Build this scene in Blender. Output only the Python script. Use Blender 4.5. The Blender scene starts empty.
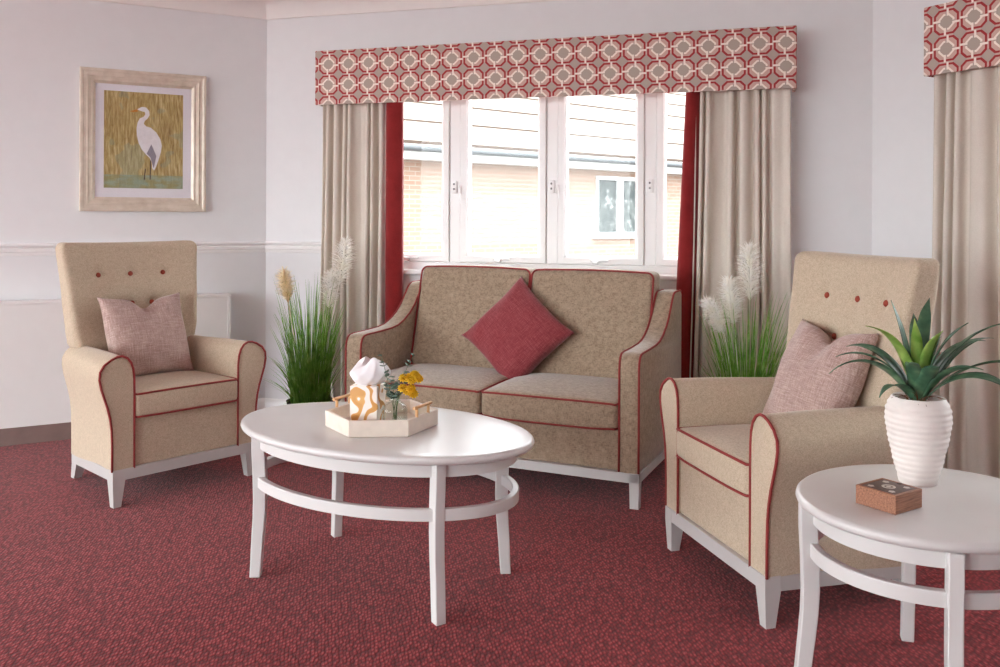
import bpy, math, random
from mathutils import Vector, Matrix, Euler
random.seed(7)
PI = math.pi
sc = bpy.context.scene
COL = sc.collection
H = 1.2                                   # eye height
def R_(d): return math.radians(d)
def lerp(a, b, t): return a + (b - a) * t
def clamp(x, a, b): return max(a, min(b, x))
def sst(x): x = clamp(x, 0, 1); return x * x * (3 - 2 * x)
def pl(x, pts):                            # smooth piecewise interpolation through (x, y) points
    if x <= pts[0][0]: return pts[0][1]
    for (x0, y0), (x1, y1) in zip(pts, pts[1:]):
        if x <= x1: return lerp(y0, y1, sst((x - x0) / (x1 - x0)) * .5 + .5 * (x - x0) / (x1 - x0))
    return pts[-1][1]

# ------------------------------------------------------------------ materials
def lin(c):
    def f(v):
        v /= 255.0
        return v / 12.92 if v <= .04045 else ((v + .055) / 1.055) ** 2.4
    return (f(c[0]), f(c[1]), f(c[2]), 1)

class NT:
    def __init__(s, name):
        s.m = bpy.data.materials.new(name); s.m.use_nodes = True
        s.t = s.m.node_tree; s.n = s.t.nodes
        s.b = s.n['Principled BSDF']; s.out = s.n['Material Output']
    def new(s, k, **kw):
        x = s.n.new(k)
        for a, v in kw.items(): setattr(x, a, v)
        return x
    def link(s, a, b): s.t.links.new(a, b)
    def math(s, op, a, b=None, c=None):
        x = s.new('ShaderNodeMath', operation=op)
        for i, v in enumerate((a, b, c)):
            if v is None: continue
            if hasattr(v, 'is_linked'): s.link(v, x.inputs[i])
            else: x.inputs[i].default_value = v
        return x.outputs[0]
    def mix(s, f, a, b):
        x = s.new('ShaderNodeMix', data_type='RGBA')
        for sock, v in ((x.inputs[0], f), (x.inputs[6], a), (x.inputs[7], b)):
            if hasattr(v, 'is_linked'): s.link(v, sock)
            else: sock.default_value = v
        return x.outputs[2]
    def coord(s, scale=(1, 1, 1), rot=(0, 0, 0)):
        tc = s.new('ShaderNodeTexCoord'); mp = s.new('ShaderNodeMapping')
        mp.inputs['Scale'].default_value = scale; mp.inputs['Rotation'].default_value = rot
        s.link(tc.outputs['Object'], mp.inputs[0]); return mp.outputs[0]
    def noise(s, co, scale, detail=3, rough=.5):
        x = s.new('ShaderNodeTexNoise'); x.inputs['Scale'].default_value = scale
        x.inputs['Detail'].default_value = detail; x.inputs['Roughness'].default_value = rough
        s.link(co, x.inputs['Vector']); return x.outputs['Fac']
    def ramp(s, f, stops):
        x = s.new('ShaderNodeValToRGB'); e = x.color_ramp.elements
        while len(e) < len(stops): e.new(.5)
        for k, (p, c) in enumerate(stops): e[k].position = p; e[k].color = c
        s.link(f, x.inputs[0]); return x.outputs[0]
    def bump(s, h, strength=.3, dist=.002):
        x = s.new('ShaderNodeBump'); x.inputs['Strength'].default_value = strength
        x.inputs['Distance'].default_value = dist
        s.link(h, x.inputs['Height']); s.link(x.outputs[0], s.b.inputs['Normal'])
    def color(s, v):
        if hasattr(v, 'is_linked'): s.link(v, s.b.inputs['Base Color'])
        else: s.b.inputs['Base Color'].default_value = v
    def set(s, **kw):
        for k, v in kw.items(): s.b.inputs[k.replace('_', ' ')].default_value = v
        return s

def plain(name, c, rough=.6, metal=0, var=.06, vscale=14, bump=0, bscale=300, **kw):
    t = NT(name); co = t.coord()
    f = t.noise(co, vscale)
    c0 = lin(c); lo = tuple(x * (1 - var) for x in c0[:3]) + (1,); hi = tuple(min(1, x * (1 + var)) for x in c0[:3]) + (1,)
    t.color(t.ramp(f, [(.3, lo), (.7, hi)]))
    t.set(Roughness=rough, Metallic=metal, **kw)
    if bump: t.bump(t.noise(co, bscale, 2), bump, .001)
    return t.m

def weave(name, c, c2, thread=600, mottle=9, mamt=.5, rough=.95, sheen=.25, bump=.5, streak=None):
    t = NT(name); co = t.coord()
    w1 = t.noise(t.coord((1, 1, .25)), thread, 2); w2 = t.noise(t.coord((.25, .25, 1)), thread, 2)
    wv = t.math('ADD', t.math('MULTIPLY', w1, .5), t.math('MULTIPLY', w2, .5))
    big = t.noise(co, mottle, 4, .6)
    f = t.math('ADD', t.math('MULTIPLY', big, mamt), t.math('MULTIPLY', wv, 1 - mamt))
    t.color(t.ramp(f, [(.36, lin(c2)), (.62, lin(c))]))
    t.set(Roughness=rough, Sheen_Weight=sheen, Sheen_Roughness=.4)
    t.b.inputs['Specular IOR Level'].default_value = .15
    t.bump(wv, bump, .0015)
    return t.m

M = {}
M['wall'] = plain('wall paint', (230, 232, 234), .85, var=.01, bump=.05, bscale=120)
M['ceil'] = plain('ceiling paint', (238, 236, 234), .9, var=.01)
M['white'] = plain('white gloss trim', (240, 240, 240), .35, var=.01)
M['upvc'] = plain('white window frame', (244, 245, 245), .3, var=.005)
M['rad'] = plain('satin white panel', (233, 233, 232), .45, var=.01)
M['plinth'] = plain('brown plinth', (128, 106, 100), .6, var=.08)
M['tbl'] = plain('pale grey painted wood', (212, 211, 209), .3, var=.025, vscale=6, bump=.04, bscale=60)
M['leg'] = plain('painted chair frame', (188, 185, 183), .4, var=.02)
M['chair'] = weave('oatmeal wool', (208, 192, 169), (170, 154, 132), 620, 60, .2)
M['sofa'] = weave('taupe chenille', (176, 157, 135), (128, 111, 92), 300, 44, .38, sheen=.5, bump=.7)
M['pipe'] = plain('red piping', (140, 48, 46), .8, var=.1, bump=.2)
M['button'] = plain('rust button', (150, 62, 44), .75, var=.1)
M['brass'] = plain('pale wood bar', (214, 170, 118), .45, var=.1)
M['tray'] = plain('limed wood', (226, 214, 200), .6, var=.05, vscale=30)
M['pot'] = plain('white stoneware', (236, 230, 224), .6, var=.03, vscale=40, bump=.25, bscale=180)
M['darkpot'] = plain('dark planter', (70, 62, 56), .7)
M['soil'] = plain('soil', (58, 42, 32), 1, var=.4, vscale=80, bump=1, bscale=120)
M['root'] = plain('brown fibres', (120, 80, 55), .9)
M['chrome'] = plain('window hardware', (225, 225, 225), .3, .3)
M['dark'] = plain('keyhole', (120, 120, 122), .5)
M['tissue'] = plain('tissue', (250, 250, 252), .9, var=.01)
M['stem'] = plain('green stem', (88, 110, 70), .6)
M['euc'] = plain('eucalyptus', (98, 122, 108), .6, var=.2, vscale=60)
M['beige_cur'] = weave('curtain linen', (226, 219, 209), (214, 206, 195), 500, 6, .3, sheen=.1, bump=.25)
M['red_cur'] = weave('red curtain edge', (146, 46, 46), (126, 36, 38), 500, 12, .4, sheen=.4, bump=.25)
M['redcush'] = None

def two_sided_leaf(name, stops, rough=.5, trans=.25):
    t = NT(name); co = t.coord()
    f = t.noise(co, 22, 3)
    c = t.ramp(f, stops); t.color(c); t.set(Roughness=rough)
    tr = t.new('ShaderNodeBsdfTranslucent'); t.link(c, tr.inputs[0])
    mx = t.new('ShaderNodeMixShader'); mx.inputs[0].default_value = trans
    t.link(t.b.outputs[0], mx.inputs[1]); t.link(tr.outputs[0], mx.inputs[2]); t.link(mx.outputs[0], t.out.inputs[0])
    return t.m
M['yellow'] = two_sided_leaf('yellow petals', [(.3, lin((255, 208, 10))), (.7, lin((255, 232, 70)))], .6, .4)
M['grass'] = two_sided_leaf('ornamental grass', [(.3, lin((78, 132, 44))), (.55, lin((130, 184, 78))), (.75, lin((186, 218, 136)))], .5, .4)
M['plume'] = two_sided_leaf('cream plume', [(.3, lin((255, 253, 244))), (.6, lin((255, 255, 253)))], .9, .55)
M['plume_gold'] = two_sided_leaf('golden plume', [(.3, lin((255, 243, 212))), (.6, lin((255, 249, 232)))], .9, .55)
M['leaf'] = two_sided_leaf('strap leaf', [(.3, lin((40, 78, 58))), (.55, lin((78, 120, 90))), (.75, lin((122, 158, 118)))], .38, .12)
M['leaf_pale'] = two_sided_leaf('young strap leaf', [(.3, lin((112, 158, 60))), (.7, lin((176, 204, 112)))], .4, .2)

def carpet():
    t = NT('red loop carpet'); tc = t.coord()
    co = t.coord((1, 1.0, 1), (0, 0, R_(28)))
    v = t.new('ShaderNodeTexVoronoi'); v.inputs['Scale'].default_value = 100; v.inputs['Randomness'].default_value = .55
    mp = t.coord((1.1, .48, 1), (0, 0, R_(-24))); t.link(mp, v.inputs['Vector'])
    n = t.noise(tc, 260, 2); big = t.noise(tc, 1.6, 3)
    f = t.math('ADD', t.math('MULTIPLY', t.math('SUBTRACT', 1, t.math('MULTIPLY', v.outputs['Distance'], 1.15)), .74), t.math('MULTIPLY', n, .26))
    c = t.ramp(f, [(.28, lin((92, 16, 22))), (.56, lin((143, 38, 44))), (.84, lin((190, 82, 84)))])
    c2 = t.mix(t.math('MULTIPLY', big, .16), c, lin((108, 28, 33)))
    t.color(c2); t.set(Roughness=1, Sheen_Weight=.15); t.b.inputs['Specular IOR Level'].default_value = .08
    t.bump(f, .8, .004); return t.m
M['carpet'] = carpet()

def slub(name, c, c2, c3):
    t = NT(name)
    a = t.noise(t.coord((6, 6, 130)), 4, 3, .6); b = t.noise(t.coord((130, 6, 6)), 4, 3, .6); g = t.noise(t.coord(), 400, 2)
    f = t.math('ADD', t.math('MULTIPLY', t.math('ADD', a, b), .36), t.math('MULTIPLY', g, .28))
    t.color(t.ramp(f, [(.36, lin(c2)), (.5, lin(c)), (.66, lin(c3))]))
    t.set(Roughness=.9, Sheen_Weight=.3); t.b.inputs['Specular IOR Level'].default_value = .2
    t.bump(f, .5, .002); return t.m
M['pinkcush'] = slub('pale rose slub weave', (176, 150, 142), (136, 106, 100), (216, 196, 186))
M['redcush'] = slub('raspberry slub weave', (138, 58, 64), (112, 40, 47), (172, 98, 99))

def pelmet_mat(P, Q, ox, oz):
    t = NT('trellis print'); tc = t.new('ShaderNodeTexCoord'); sp = t.new('ShaderNodeSeparateXYZ'); t.link(tc.outputs['Object'], sp.inputs[0])
    ma = t.math
    # u runs along the face (x and the return along y), v up
    u = ma('SUBTRACT', ma('FRACT', ma('ADD', ma('DIVIDE', ma('ADD', sp.outputs[0], sp.outputs[1]), P), ox)), .5)
    v = ma('SUBTRACT', ma('FRACT', ma('ADD', ma('DIVIDE', sp.outputs[2], Q), oz)), .5)
    ax, ay = ma('ABSOLUTE', u), ma('ABSOLUTE', v)
    mx, mn = ma('MAXIMUM', ax, ay), ma('MINIMUM', ax, ay); sm = ma('ADD', ax, ay)
    oct_ = ma('MAXIMUM', mx, ma('MULTIPLY', sm, .625))
    def band(x, c, w): return ma('LESS_THAN', ma('ABSOLUTE', ma('SUBTRACT', x, c)), w)
    red = band(oct_, .428, .038)
    # thin white links crossing the red lines, set a little to either side like interlaced straps
    sgn_u = ma('SIGN', u); sgn_v = ma('SIGN', v)
    linkx = ma('MULTIPLY', ma('GREATER_THAN', ax, .22), ma('LESS_THAN', ma('ABSOLUTE', ma('ADD', v, ma('MULTIPLY', sgn_u, .05))), .04))
    linky = ma('MULTIPLY', ma('GREATER_THAN', ay, .22), ma('LESS_THAN', ma('ABSOLUTE', ma('SUBTRACT', u, ma('MULTIPLY', sgn_v, .05))), .04))
    diag = ma('MULTIPLY', band(ma('MAXIMUM', ma('MULTIPLY', mx, 1.35), sm), .36, .05), ma('GREATER_THAN', mn, .03))
    white = ma('MAXIMUM', ma('MAXIMUM', linkx, linky), diag)
    grey_in = ma('LESS_THAN', sm, .33); corner = ma('GREATER_THAN', ma('MULTIPLY', sm, .625), .46)
    grey = ma('MAXIMUM', grey_in, corner)
    base = t.mix(grey, lin((210, 178, 167)), lin((184, 169, 159)))
    c = t.mix(red, base, lin((168, 62, 64)))
    c = t.mix(white, c, lin((248, 236, 228)))
    t.color(c); t.set(Roughness=.9); t.b.inputs['Specular IOR Level'].default_value = .15
    t.bump(t.noise(t.coord(), 500, 2), .3, .001)
    return t.m

def glass_mat(name, tint=(1, 1, 1, 1), refl=.08, rough=0):
    t = NT(name); t.n.remove(t.b)
    tr = t.new('ShaderNodeBsdfTransparent'); tr.inputs[0].default_value = tint
    gl = t.new('ShaderNodeBsdfGlossy'); gl.inputs['Roughness'].default_value = rough
    lw = t.new('ShaderNodeLayerWeight'); lw.inputs['Blend'].default_value = .25
    f = t.math('ADD', t.math('MULTIPLY', lw.outputs['Fresnel'], .2), refl * .1)
    mx = t.new('ShaderNodeMixShader'); t.link(f, mx.inputs[0]); t.link(tr.outputs[0], mx.inputs[1]); t.link(gl.outputs[0], mx.inputs[2])
    t.link(mx.outputs[0], t.out.inputs[0]); return t.m
M['pane'] = glass_mat('window pane')
M['picglass'] = glass_mat('picture glass')
M['bottle'] = glass_mat('bottle glass', (.95, .985, .98, 1), .1, .03)

def wood_box():
    t = NT('brown box wood'); f = t.noise(t.coord((3, 40, 40)), 6, 4, .6)
    t.color(t.ramp(f, [(.3, lin((116, 74, 52))), (.7, lin((176, 122, 92)))])); t.set(Roughness=.5); return t.m
M['boxwood'] = wood_box()
M['boxlid'] = plain('dark carved lid', (84, 62, 54), .45, var=.3, vscale=120)
M['inlay'] = plain('shell inlay', (196, 186, 176), .3, var=.2, vscale=200)

def champagne():
    t = NT('champagne frame'); f = t.noise(t.coord(), 20, 3)
    t.color(t.ramp(f, [(.3, lin((214, 203, 186))), (.7, lin((232, 223, 208)))])); t.set(Roughness=.36, Metallic=.25); return t.m
M['frame'] = champagne()
M['mat'] = plain('mount board', (236, 236, 243), .9, var=.01)
def reeds():
    t = NT('painted reeds'); tc = t.new('ShaderNodeTexCoord'); sp = t.new('ShaderNodeSeparateXYZ'); t.link(tc.outputs['Object'], sp.inputs[0])
    a = t.noise(t.coord((60, 1, 7), (0, R_(14), 0)), 1.6, 4, .65); b = t.noise(t.coord((70, 1, 8), (0, R_(-17), 0)), 1.5, 4, .65)
    big = t.noise(t.coord(), 5, 2)
    f = t.math('ADD', t.math('MULTIPLY', t.math('ADD', a, b), .42), t.math('MULTIPLY', big, .16))
    c = t.ramp(f, [(.36, lin((104, 84, 52))), (.45, lin((166, 142, 88))), (.53, lin((192, 174, 118))), (.64, lin((226, 216, 172)))])
    blue = t.ramp(t.noise(t.coord((14, 1, 30)), 1.2, 3), [(.4, lin((150, 152, 110))), (.6, lin((150, 176, 160)))])
    low = t.math('MULTIPLY', t.math('LESS_THAN', sp.outputs[2], -.19), .75)
    c = t.mix(low, c, blue)
    hb = t.math('MULTIPLY', t.math('GREATER_THAN', t.noise(t.coord(), 7, 2), .58), .35)
    c = t.mix(hb, c, lin((140, 160, 140)))
    t.color(c); t.set(Roughness=.8); return t.m
M['reeds'] = reeds()
M['egret'] = plain('white paint', (236, 236, 240), .8, var=.05, vscale=40)
M['egret_shade'] = plain('grey paint', (150, 146, 160), .8)
M['beak'] = plain('orange paint', (200, 130, 50), .8)
M['ink'] = plain('dark paint', (80, 66, 58), .8)

def swirl():
    t = NT('gold swirl print'); w = t.new('ShaderNodeTexWave'); w.wave_type = 'BANDS'; w.bands_direction = 'DIAGONAL'
    w.inputs['Scale'].default_value = 7; w.inputs['Distortion'].default_value = 16; w.inputs['Detail'].default_value = 1; w.inputs['Detail Scale'].default_value = 1.6
    t.link(t.coord(), w.inputs['Vector'])
    t.color(t.ramp(w.outputs['Fac'], [(.60, lin((244, 238, 230))), (.66, lin((226, 176, 104))), (.9, lin((212, 156, 84)))])); t.set(Roughness=.5); return t.m
M['swirl'] = swirl()

def brick():
    t = NT('pale brick'); b = t.new('ShaderNodeTexBrick')
    b.inputs['Color1'].default_value = lin((131, 107, 94)); b.inputs['Color2'].default_value = lin((122, 98, 84)); b.inputs['Mortar'].default_value = lin((134, 124, 114))
    b.inputs['Scale'].default_value = 1; b.inputs['Brick Width'].default_value = .225; b.inputs['Row Height'].default_value = .075; b.inputs['Mortar Size'].default_value = .008
    tc = t.new('ShaderNodeTexCoord'); sp = t.new('ShaderNodeSeparateXYZ'); cb = t.new('ShaderNodeCombineXYZ')
    t.link(tc.outputs['Object'], sp.inputs[0]); t.link(sp.outputs[0], cb.inputs[0]); t.link(sp.outputs[2], cb.inputs[1]); t.link(cb.outputs[0], b.inputs['Vector'])
    t.color(b.outputs[0]); t.set(Roughness=.9); return t.m
M['brick'] = brick()
M['rooftile'] = plain('sunlit roof tile', (112, 104, 97), .8, var=.06, vscale=3)
M['rooflap'] = plain('tile edge', (62, 50, 42), .9)
M['gutter'] = plain('grey gutter', (66, 70, 73), .5)
M['exwhite'] = plain('white render', (190, 190, 190), .8)
M['paving'] = plain('pale paving', (128, 126, 122), .9, var=.08, vscale=2)
t = NT('dark pane with painted foliage reflection'); t.color(t.ramp(t.noise(t.coord(), 7, 5, .7), [(.42, lin((62, 67, 67))), (.58, lin((88, 92, 91))), (.66, lin((140, 143, 143)))])); t.set(Roughness=.5); t.b.inputs['Specular IOR Level'].default_value = .05; M['expane'] = t.m  # foliage reflection is painted into the pane colour as grey mottling

# ------------------------------------------------------------------ mesh helper
class MB:
    def __init__(s): s.v = []; s.f = []; s.mi = []; s.cur = 0
    def add(s, vs, fs):
        o = len(s.v); s.v += [tuple(p) for p in vs]; s.f += [tuple(i + o for i in f) for f in fs]; s.mi += [s.cur] * len(fs); return s
    def box(s, x0, x1, y0, y1, z0, z1, mtx=None):
        vs = [Vector((x, y, z)) for z in (z0, z1) for y in (y0, y1) for x in (x0, x1)]
        if mtx: vs = [mtx @ p for p in vs]
        return s.add(vs, [(0, 2, 3, 1), (4, 5, 7, 6), (0, 1, 5, 4), (2, 6, 7, 3), (0, 4, 6, 2), (1, 3, 7, 5)])
    def rbox(s, c, size, r, n=(6, 6, 6), warp=None, k=4):
        h = [a / 2 for a in size]; r = min(r, min(h) * .999)
        def line(hh, nn):
            cs = [r * math.tan(R_(45) * i / k) for i in range(k + 1)]          # 0..r
            inner = hh - r
            L = [-inner - r + (r - q) for q in reversed(cs)]
            L = [-(inner + q) for q in reversed(cs)]
            L += [lerp(-inner, inner, i / nn) for i in range(1, nn)]
            L += [inner + q for q in cs]
            return L
        ls = [line(h[i], n[i]) for i in range(3)]
        idx = {}; vs = []; fs = []
        def vert(p):
            q = Vector([clamp(p[i], -h[i] + r, h[i] - r) for i in range(3)]); d = Vector(p) - q
            if d.length > 1e-9: q = q + d.normalized() * r
            key = (round(q.x, 6), round(q.y, 6), round(q.z, 6))
            if key not in idx: idx[key] = len(vs); vs.append(q)
            return idx[key]
        for ax in range(3):
            a, b = [i for i in range(3) if i != ax]
            for sg in (-1, 1):
                for i in range(len(ls[a]) - 1):
                    for j in range(len(ls[b]) - 1):
                        q = []
                        for (ii, jj) in ((i, j), (i + 1, j), (i + 1, j + 1), (i, j + 1)):
                            p = [0, 0, 0]; p[ax] = sg * h[ax]; p[a] = ls[a][ii]; p[b] = ls[b][jj]; q.append(vert(p))
                        flip = (sg > 0) == (ax == 1)
                        q2 = []
                        for e in q:
                            if e not in q2: q2.append(e)
                        if len(q2) >= 3: fs.append(tuple(reversed(q2)) if flip else tuple(q2))
        c = Vector(c); out = []
        for p in vs:
            p = p + c
            out.append(Vector(warp(p)) if warp else p)
        return s.add(out, fs)
    def tube(s, pts, r, closed=False, n=8, r2=None):
        pts = [Vector(p) for p in pts]; N = len(pts); vs = []; fs = []; up = None
        for i, p in enumerate(pts):
            a = pts[(i - 1) % N] if (closed or i > 0) else p; b = pts[(i + 1) % N] if (closed or i < N - 1) else p
            t = (b - a).normalized() if (b - a).length > 1e-9 else Vector((0, 0, 1))
            if up is None: up = t.orthogonal().normalized()
            up = up - t * up.dot(t)
            up = up.normalized() if up.length > 1e-6 else t.orthogonal().normalized()
            w = t.cross(up); rr = r if r2 is None else lerp(r, r2, i / max(1, N - 1))
            for j in range(n):
                an = 2 * PI * j / n; vs.append(p + (up * math.cos(an) + w * math.sin(an)) * rr)
        for i in range(N if closed else N - 1):
            for j in range(n):
                fs.append((i * n + j, i * n + (j + 1) % n, ((i + 1) % N) * n + (j + 1) % n, ((i + 1) % N) * n + j))
        if not closed:
            fs.append(tuple(reversed(range(n)))); fs.append(tuple((N - 1) * n + j for j in range(n)))
        return s.add(vs, fs)
    def loft(s, rings, closed=True, cap=True):
        n = len(rings[0]); vs = [p for r in rings for p in r]; fs = []
        for i in range(len(rings) - 1):
            for j in range(n if closed else n - 1):
                fs.append((i * n + j, i * n + (j + 1) % n, (i + 1) * n + (j + 1) % n, (i + 1) * n + j))
        if cap and closed:
            fs.append(tuple(reversed(range(n)))); fs.append(tuple((len(rings) - 1) * n + j for j in range(n)))
        return s.add(vs, fs)
    def lathe(s, prof, c=(0, 0, 0), n=48, a=1, b=1, yaw=0):
        cy, sy = math.cos(yaw), math.sin(yaw); rings = []
        for (r, z) in prof:
            ring = []
            for j in range(n):
                an = 2 * PI * j / n; x, y = r * a * math.cos(an), r * b * math.sin(an)
                ring.append((c[0] + x * cy - y * sy, c[1] + x * sy + y * cy, c[2] + z))
            rings.append(ring)
        return s.loft(rings)
    def build(s, name, mats, parent=None, smooth=40, mtx=None):
        me = bpy.data.meshes.new(name); vs = s.v if mtx is None else [tuple(mtx @ Vector(p)) for p in s.v]
        me.from_pydata(vs, [], s.f); me.validate(verbose=False)
        for m in (mats if isinstance(mats, (list, tuple)) else [mats]): me.materials.append(m)
        if isinstance(mats, (list, tuple)) and len(mats) > 1 and len(me.polygons) == len(s.mi):
            me.polygons.foreach_set('material_index', s.mi)
        import bmesh
        bm = bmesh.new(); bm.from_mesh(me); bmesh.ops.recalc_face_normals(bm, faces=bm.faces); bm.to_mesh(me); bm.free()
        if smooth:
            me.shade_smooth()
            if smooth < 180: me.set_sharp_from_angle(angle=R_(smooth))
        o = bpy.data.objects.new(name, me); COL.objects.link(o)
        if parent: o.parent = parent
        return o

def tag(o, label=None, cat=None, group=None, kind=None):
    for k, v in (('label', label), ('category', cat), ('group', group), ('kind', kind)):
        if v: o[k] = v
    return o
def thing(name, label, cat, loc=(0, 0, 0), yaw=0, group=None):
    o = bpy.data.objects.new(name, None); o.empty_display_size = .05; COL.objects.link(o)
    o.location = loc; o.rotation_euler = (0, 0, R_(yaw)); return tag(o, label, cat, group)
def struct(o, label=None, cat=None): return tag(o, label, cat, kind='structure')
def ellipse(a, b, z, n=64, yaw=0, cx=0, cy=0):
    c, s = math.cos(yaw), math.sin(yaw)
    return [(cx + a * math.cos(2 * PI * j / n) * c - b * math.sin(2 * PI * j / n) * s, cy + a * math.cos(2 * PI * j / n) * s + b * math.sin(2 * PI * j / n) * c, z) for j in range(n)]
def rrect(x0, x1, z0, z1, r, n=6):
    P = []
    for (cx, cz, a0) in ((x1 - r, z1 - r, 0), (x0 + r, z1 - r, 90), (x0 + r, z0 + r, 180), (x1 - r, z0 + r, 270)):
        for i in range(n + 1):
            a = R_(a0 + 90 * i / n); P.append((cx + r * math.cos(a), cz + r * math.sin(a)))
    out = []
    for i, p in enumerate(P):
        q = P[(i + 1) % len(P)]; out.append(p); d = math.hypot(q[0] - p[0], q[1] - p[1]); m = int(d / .03)
        for k in range(1, m): out.append((lerp(p[0], q[0], k / m), lerp(p[1], q[1], k / m)))
    return out

# ------------------------------------------------------------------ room
C0 = Vector((-1.422, 5.379, 0)); WX = -16.2
W = Vector((.9603, -.2790, 0)); Wn = Vector((-.2790, -.9603, 0))
L = Vector((-.8763, -.4818, 0)); Ln = Vector((.4818, -.8763, 0))
C1 = C0 + W * 3.418
RR = Vector((.4818, -.8763, 0)); Rn = Vector((-.8763, -.4818, 0))
def frame_mtx(o, d, n): return Matrix(((d.x, -n.x, 0, o.x), (d.y, -n.y, 0, o.y), (0, 0, 1, 0), (0, 0, 0, 1)))   # local x along the wall, local -y into the room
MW, ML, MR = frame_mtx(C0, W, Wn), frame_mtx(C0, L, Ln), frame_mtx(C1, RR, Rn)
CEIL = 2.5; CORN = 2.4
LLEN, RLEN = 5.2, 3.4
WS0, WS1, WZ0, WZ1 = .66, 2.88, .90, 2.06        # opening in the window wall
RS0, RS1 = .75, 2.65                             # opening in the right bay wall

f = MB()
f.box(-6.6, 5.0, -2.7, 6.2, -.1, 0)
struct(f.build('floor', M['carpet'], smooth=0))
c = MB(); a = C0 + L * LLEN; b = C1 + RR * RLEN
poly = [a - Ln * .2, C0 + Vector((0, .25, 0)), C1 + Vector((.1, .2, 0)), b - Rn * .2, Vector((b.x + .2, -2.8, 0)), Vector((a.x - .2, -2.8, 0))]
lo = [(p.x, p.y, CEIL) for p in poly]; hi = [(p.x, p.y, CEIL + .2) for p in poly]
c.loft([lo, hi]); struct(c.build('ceiling', M['ceil'], smooth=0))
def wall_mesh(mtx, s0, s1, hole=None, t=.18):
    m = MB()
    if not hole: m.box(s0, s1, 0, t, 0, CEIL, mtx)
    else:
        a, b, z0, z1 = hole
        m.box(s0, a, 0, t, 0, CEIL, mtx); m.box(b, s1, 0, t, 0, CEIL, mtx); m.box(a, b, 0, t, 0, z0, mtx); m.box(a, b, 0, t, z1, CEIL, mtx)
    return m
struct(wall_mesh(MW, -.09, 3.418 + .09, (WS0, WS1, WZ0, WZ1)).build('wall_back', M['wall'], smooth=0))
lw = MB(); lw.box(0, LLEN, -.18, 0, 0, CEIL, ML)
ML2 = frame_mtx(C0, L, Ln)
lw = wall_mesh(ML2, 0, LLEN); struct(lw.build('wall_left', M['wall'], smooth=0))
struct(wall_mesh(MR, 0, RLEN, (RS0, RS1, WZ0, WZ1)).build('wall_right', M['wall'], smooth=0))

def moulding(mtx, s0, s1, prof, name, mat, m0=0, m1=0):
    # prof: list of (out, z); mitred by shifting the ends in proportion to 'out'
    m = MB(); m.loft([[mtx @ Vector((s0 + m0 * o, -o, z)) for o, z in prof], [mtx @ Vector((s1 + m1 * o, -o, z)) for o, z in prof]])
    return struct(m.build(name, mat, smooth=35))
T = math.tan(R_(22.5))
cove = [(0, CORN), (.008, CORN - .004), (.014, CORN), (.016, CORN + .012)] + [(.016 + .085 * (1 - math.cos(R_(q))), CORN + .012 + .075 * math.sin(R_(q))) for q in (15, 30, 45, 60, 75, 90)] + [(.115, CORN + .09), (.115, CEIL), (0, CEIL)]
moulding(ML, 0, LLEN, cove, 'trim_1', M['ceil'], T, 0)
moulding(MW, 0, 3.418, cove, 'trim_2', M['ceil'], T, -T)
moulding(MR, 0, RLEN, cove, 'trim_3', M['ceil'], T, 0)
dado = [(0, .985), (.008, .986), (.012, .994), (.012, 1.003), (.020, 1.008), (.022, 1.022), (.016, 1.028), (.026, 1.034), (.03, 1.042), (.026, 1.049), (0, 1.052)]
moulding(ML, 0, LLEN, dado, 'trim_4', M['white'], T, 0)
moulding(MW, 0, .52, dado, 'trim_5', M['white'], T, 0)
skirt = [(0, 0), (.018, 0), (.018, .075), (.012, .09), (.004, .098), (0, .1)]
moulding(ML, 0, LLEN, skirt, 'baseboard_left', M['white'], T, 0)
moulding(MW, 0, 3.418, skirt, 'baseboard_back', M['white'], T, -T)
moulding(MR, 0, RLEN, skirt, 'baseboard_right', M['white'], T, 0)

bw_ = MB(); e = C1 + RR * RLEN
bw_.box(e.x - .1, e.x + .12, -2.6, e.y + .1, 0, CEIL); struct(bw_.build('wall_side', M['wall'], smooth=0))  # unseen wall, added to close off daylight from the right rear
bw_ = MB(); bw_.box(-2.6, e.x + .12, -2.78, -2.6, 0, CEIL); struct(bw_.build('wall_rear', M['wall'], smooth=0))  # unseen wall, added and lengthened so daylight enters from the left
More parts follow.
